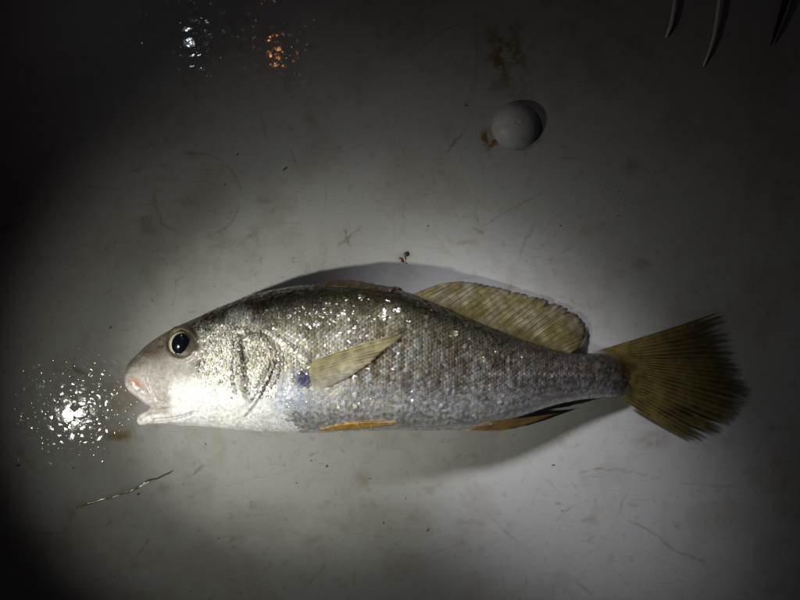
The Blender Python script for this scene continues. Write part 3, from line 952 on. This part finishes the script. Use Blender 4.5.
# pelvic fin, a narrow yellow blade along the belly
def yel(u, v, s, q, mid):
    c = np.tile(np.array([.78, .52, .13]), (len(u), 1))
    c = lerp(c, [.72, .55, .28], smooth01(.4, .7, vnoise(u, v * 2, 9, 71)) * .8)
    c = lerp(c, [.74, .66, .52], smooth01(.6, 1, q) * .7)
    return np.hstack([c, np.full((len(u), 1), .97)])
vb = [on(320, 429, .0008, .02), on(338, 425.0, .0010, .02), on(356, 422.6, .0012, .02), on(376, 421.6, .0012, .02), on(397, 422.4, .0006, .02)]
vm = [on(323, 431.0, .0012, .019), on(345, 430.0, .0016, .019), on(362, 428.6, .0016, .019), on(380, 426.4, .0014, .019), on(398, 423.6, .0008, .019)]
fin('pelvic_fin', vb, vm, 7, yel, (.55, .36, .12), .00032, ragged=.03, m_rows=8)

# anal fin: orange blade, and its rear lobe, shade painted on as near-black
def anal(u, v, s, q, mid):
    c = np.tile(np.array([.74, .46, .10]), (len(u), 1))
    c = lerp(c, [.36, .24, .10], smooth01(.4, .7, vnoise(u, v * 2, 8, 81)) * .7)
    c = lerp(c, [.70, .60, .46], smooth01(.25, 0, s) * .75 + smooth01(.85, 1, q) * .3)
    return np.hstack([c, np.full((len(u), 1), .97)])
ab = [on(466, 430, .0006, .012), on(474, 426.5, .0006, .012), on(484, 422.0, .0004, .0115)]
amg = [(500, 430.6, .007), (515, 428.2, .006), (532, 423.2, .006), (546, 417.6, .007), (558, 412.8, .0085)]
fin('anal_fin', ab, amg, 9, anal, (.50, .32, .10), .00022, ragged=.02, m_rows=10, curve=.06)
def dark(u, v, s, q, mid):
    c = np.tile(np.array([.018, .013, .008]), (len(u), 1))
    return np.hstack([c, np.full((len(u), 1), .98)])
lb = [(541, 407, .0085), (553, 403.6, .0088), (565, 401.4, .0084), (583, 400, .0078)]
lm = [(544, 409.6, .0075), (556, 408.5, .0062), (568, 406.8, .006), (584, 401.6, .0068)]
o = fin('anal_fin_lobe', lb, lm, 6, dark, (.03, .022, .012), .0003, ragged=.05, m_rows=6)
tag(o, 'rear lobe of the anal fin, its shade painted near-black')

# ------------------------------------------------------------------ things on the worktop
# domed plastic plug above the fish
def plug():
    c = P(515.5, 126)
    R, hgt, n_s = .0120, .0080, 56
    profile = [(0.0, hgt * .985), (.09, hgt * .985), (.12, hgt)]
    for t in np.linspace(.16, 1.0, 16):
        profile.append((t, hgt * (1 - t ** 2.1) ** .58 if t < 1 else 0.0))
    vs, fs = [], []
    for (q, z) in profile:
        for k in range(n_s):
            a = 2 * math.pi * k / n_s
            vs.append((math.cos(a) * R * q, math.sin(a) * R * q, z + .0002))
    for i in range(len(profile) - 1):
        for k in range(n_s):
            a = i * n_s + k; b = i * n_s + (k + 1) % n_s
            fs.append((a, a + n_s, b + n_s, b))
    m = NT('plug_plastic')
    tc = m.n('ShaderNodeTexCoord')
    nz = m.noise(tc.outputs['Object'], 160, 5, .65)
    cc = m.mix(m.ramp(nz.outputs[0], .45, .75, 0, .55), (.38, .38, .38), (.24, .21, .15))
    m.l(cc, m.b.inputs['Base Color'])
    n2 = m.noise(tc.outputs['Object'], 600, 3)
    m.l(m.bump(n2.outputs[0], .0004, .5), m.b.inputs['Normal'])
    m.set(Roughness=.48)
    root = mesh_obj('domed_plug', vs, fs, m.m)
    root.location = (c.x, c.y, 0)
    tag(root, 'round white domed plastic plug set in the worktop above the fish', 'plug')
    vs, fs = dome(Vector((.0008, -.0012, hgt * .985)), .00095, .0003, 4, 12)
    mesh_obj('centre_pip', vs, fs, simple('pip_dirt', (.05, .045, .04), .5), root)
plug()

# thin curved prongs reaching in at the upper edge
M_PRONG = simple('prong_grey', (.62, .60, .54), .35)
def prong(name, pts, r0, r1, mat, label, cat, grp=None, flat=.8):
    a = np.array(pts, float)
    pp = []
    n = 22
    for t in np.linspace(0, 1, n):
        u, v, z = polyat(a, t)
        pp.append(P(u, v, z))
    rad = [r0 + (r1 - r0) * (t ** 1.6) for t in np.linspace(0, 1, n)]
    rad[-1] *= .45
    v_, f_ = tube(pp, rad, 12, flat)
    o = mesh_obj(name, v_, f_, mat)
    tag(o, label, cat, grp)
    return o
prong('prong', [(664, -240, .006), (678, -120, .0042), (680, -40, .0030), (676, -8, .0028), (674, 10, .0026), (671, 25, .0022), (666, 37.5, .0013)], .0014, .0010, M_PRONG,
      'shorter thin grey curved prong nearer the domed plug', 'prong', 'grey prongs reaching in from the edge')
prong('prong', [(716, -250, .007), (727, -130, .0052), (726, -50, .0040), (722, -15, .0036), (718.5, 10, .0032), (715, 34, .0026), (709, 53, .0020), (703, 67, .0010)], .0021, .0007, M_PRONG,
      'longer thin grey curved prong between the short prong and the dark strip', 'prong', 'grey prongs reaching in from the edge')
prong('dark_blade', [(830, -260, .010), (818, -130, .008), (800, -40, .006), (788, -8, .005), (783, 10, .0045), (777, 28, .0035), (770.5, 46, .0018)], .0048, .0007, simple('strip_black', (.012, .012, .012), .5),
      'black tapering strip reaching in beyond the two grey prongs', 'blade', None, .6)  # near-black tapering strip, modelled as a solid

# reddish brown scrap above the back of the fish
def scrap():
    m = NT('scrap_flesh')
    tc = m.n('ShaderNodeTexCoord')
    nz = m.noise(tc.outputs['Object'], 700, 3)
    m.l(m.mix(m.ramp(nz.outputs[0], .4, .65), (.03, .012, .005), (.12, .045, .02)), m.b.inputs['Base Color'])
    m.set(Roughness=.3, Coat_Weight=.5, Coat_Roughness=.1)
    vs, fs = [], []
    def blob(u, v, ru, rv, rot, hgt):
        i0 = len(vs); n = 14
        c = P(u, v, 0)
        vs.append((c.x, c.y, hgt))
        for rg, zz in ((.55, .75), (1.0, .0)):
            for k in range(n):
                a = 2 * math.pi * k / n
                x = math.cos(a) * ru * S * rg * (1 + random.uniform(-.22, .22)); y = math.sin(a) * rv * S * rg * (1 + random.uniform(-.22, .22))
                vs.append((c.x + x * math.cos(rot) - y * math.sin(rot), c.y + x * math.sin(rot) + y * math.cos(rot), max(hgt * zz, .0001)))
        for k in range(n): fs.append((i0, i0 + 1 + k, i0 + 1 + (k + 1) % n))
        for k in range(n):
            a, b = i0 + 1 + k, i0 + 1 + (k + 1) % n
            fs.append((a, a + n, b + n, b))
    blob(406.3, 254.2, 3.4, 2.4, .4, .0010)
    blob(401.6, 259.8, 3.6, 1.7, -.75, .0007)
    blob(405.3, 258.4, .9, 3.2, .1, .0005)
    blob(406.2, 263.2, 1.0, .8, 0, .0004)
    o = mesh_obj('flesh_scrap', vs, fs, m.m)
    tag(o, 'small reddish brown scrap on the worktop above the back of the fish', 'scrap')
scrap()

def wet_mat(name, tint, rough):
    """clear water skin: see-through, with a fresnel reflection"""
    m = NT(name)
    lw = m.n('ShaderNodeLayerWeight'); lw.inputs['Blend'].default_value = .5
    fac = m.math('ADD', m.math('MULTIPLY', m.math('POWER', lw.outputs['Facing'], 5.0), .6), .021)
    gl = m.n('ShaderNodeBsdfGlossy'); gl.inputs['Roughness'].default_value = rough
    tp = m.n('ShaderNodeBsdfTransparent'); tp.inputs['Color'].default_value = (*tint, 1)
    mx = m.n('ShaderNodeMixShader')
    tc = m.n('ShaderNodeTexCoord')
    m.l(m.bump(m.noise(tc.outputs['Object'], 260, 2, .5).outputs[0], .00005, 1.0), gl.inputs['Normal'])
    m.l(fac, mx.inputs[0]); m.l(tp.outputs[0], mx.inputs[1]); m.l(gl.outputs[0], mx.inputs[2])
    m.l(mx.outputs[0], m.t.nodes['Material Output'].inputs['Surface'])
    return m.m
# wet clear strand below the snout
def strand():
    pts = [(76, 508), (84, 505.5), (95, 501.5), (106, 499), (112, 497.5), (121, 494.5), (130, 491.5), (138, 487.5), (145, 482.5), (152, 479.5), (158, 478), (166, 474.5), (173, 470.5)]
    r = random.Random(5)
    pp, rad = [], []
    n = 90
    for t in np.linspace(0, 1, n):
        u, v = polyat(pts, t)
        rr_ = (.00035 + .0004 * vnoise(np.array([t * 100]), np.array([0.]), 9, 3)[0]) * min(1, 6 * t + .3, 6 * (1 - t) + .3)
        pp.append(P(u, v + math.sin(t * 40) * .35, .0002)); rad.append(rr_)
    v_, f_ = tube(pp, rad, 12, .35)
    m = wet_mat('clear_slime', (.76, .69, .52), .12)
    o = mesh_obj('slime_strand', v_, f_, m)
    tag(o, 'thin wet glistening strand of slime on the worktop below the snout', 'slime strand')
    # three clear beads drawn out along it; their tops are tilted to send the hand torch's glint to the camera
    mb = wet_mat('clear_bead', (.97, .97, .96), .16)
    for (u0, v0, u1, v1, wd) in ((94.5, 501.3, 108, 497.2, 1.25), (112.5, 497.4, 121, 494.6, 1.15), (137, 488.6, 151, 480.2, 1.25)):
        a, b = P(u0, v0), P(u1, v1)
        c = (a + b) / 2
        hv = ((CAM - c).normalized() + (Vector(TORCH) - c).normalized()).normalized()
        gx, gy = -hv.x / hv.z, -hv.y / hv.z
        ax = (b - a).normalized(); ay = Vector((-ax.y, ax.x, 0)); L2 = (b - a).length / 2; W2 = wd * S
        vs, fs = [], []
        n, mm = 17, 7
        for i in range(n):
            for j in range(mm):
                t = -1 + 2 * i / (n - 1); q = -1 + 2 * j / (mm - 1)
                ww = math.sqrt(max(0, 1 - t ** 4)) * (.8 + .3 * math.sin(t * 5 + u0)) + .03
                p = c + ax * (t * L2) + ay * (q * W2 * ww)
                d = p - c
                z = .00052 + gx * d.x + gy * d.y - .00005 * q * q - .00006 * t * t + .00001 * math.sin(9 * t + q)
                if abs(q) > .99 or abs(t) > .99: z = .0001
                vs.append((p.x, p.y, max(z, .0001)))
        for i in range(n - 1):
            for j in range(mm - 1):
                k = i * mm + j
                fs.append((k, k + mm, k + mm + 1, k + 1))
        mesh_obj('wet_glint_bead', vs, fs, mb, o)
strand()

# water droplets scattered before the snout and near the upper edge
def droplets():
    m = wet_mat('water', (.985, .985, .98), .065)
    vs, fs = [], []
    r = random.Random(11)
    def drop(u, v, rad, hgt, el):
        i0 = len(vs); c = P(u, v, 0); n = 10
        ph = r.gauss(.25, .5)
        wob = [1 + r.uniform(-.30, .26) for _ in range(n)]
        vs.append((c.x, c.y, hgt + .0001))
        for rg in (.35, .7, 1.0):
            for k in range(n):
                a = 2 * math.pi * k / n
                x, y = math.cos(a) * rad * rg * el * wob[k], math.sin(a) * rad * rg * wob[k]
                vs.append((c.x + x * math.cos(ph) - y * math.sin(ph), c.y + x * math.sin(ph) + y * math.cos(ph), hgt * (1 - rg * rg) + .0001))
        for k in range(n): fs.append((i0, i0 + 1 + k, i0 + 1 + (k + 1) % n))
        for g in range(2):
            for k in range(n):
                a, b = i0 + 1 + g * n + k, i0 + 1 + g * n + (k + 1) % n
                fs.append((a, a + n, b + n, b))
    spots = []
    def scatter(cx, cy, sx, sy, n, r0, r1, hs=(.02, .03, .05, .08, .12)):
        tries = 0
        k = 0
        while k < n and tries < n * 20:
            tries += 1
            u, v = r.gauss(cx, sx), r.gauss(cy, sy)
            if cast(u, v)[0] is not None: continue
            rad = r.uniform(r0, r1) * (1 if r.random() < .8 else 1.6)
            if any((u - a) ** 2 + (v - b) ** 2 < ((rad + q) / S * 1.05) ** 2 for a, b, q in spots): continue
            spots.append((u, v, rad)); k += 1
            drop(u, v, rad, rad * r.choice(hs) * r.uniform(.8, 1.3), r.uniform(1, 1.6))
    scatter(77, 411, 9, 7, 9, .0022, .0042, (.004, .006))
    scatter(82, 409, 15, 12, 70, .0010, .0024, (.012, .02, .03))
    scatter(82, 411, 24, 18, 130, .0005, .0013)
    scatter(80, 408, 36, 30, 95, .00035, .0008)
    scatter(191, 30, 3, 12, 7, .0016, .0032, (.004, .008))
    scatter(195, 48, 9, 18, 16, .0005, .0012, (.015, .03, .06))
    scatter(277, 48, 4, 9, 9, .0014, .0028, (.004, .008))
    scatter(285, 68, 10, 24, 26, .0005, .0011, (.015, .03, .06))
    scatter(225, 110, 40, 40, 16, .0004, .0008)
    o = mesh_obj('water_droplets', vs, fs, m)
    tag(o, 'scattered clear water droplets on the worktop in front of the snout', 'water', kind='stuff')
droplets()

# fine dark grit all over the worktop
def grit():
    m = simple('grit_brown', (.11, .080, .038), .6)
    vs, fs = [], []
    r = random.Random(23)
    k = 0
    while k < 75:
        u, v = r.uniform(-20, 820), r.uniform(-20, 620)
        if cast(u, v)[0] is not None: continue
        k += 1
        c = P(u, v, 0); rad = r.choice([.00022, .0003, .0004, .00055]) * r.uniform(.7, 1.2)
        el = r.uniform(1, 2.6); ph = r.uniform(0, math.pi); n = 7
        i0 = len(vs)
        vs.append((c.x, c.y, rad * .5))
        for j in range(n):
            a = 2 * math.pi * j / n; q = r.uniform(.65, 1.2)
            x, y = math.cos(a) * rad * el * q, math.sin(a) * rad * q
            vs.append((c.x + x * math.cos(ph) - y * math.sin(ph), c.y + x * math.sin(ph) + y * math.cos(ph), .00005))
        for j in range(n): fs.append((i0, i0 + 1 + j, i0 + 1 + (j + 1) % n))
    o = mesh_obj('grit', vs, fs, m, smooth=False)
    tag(o, 'fine dark brown grit specks scattered over the worktop', 'grit', kind='stuff')
grit()
print('SCALES', n_sc, 'BODY', nv)
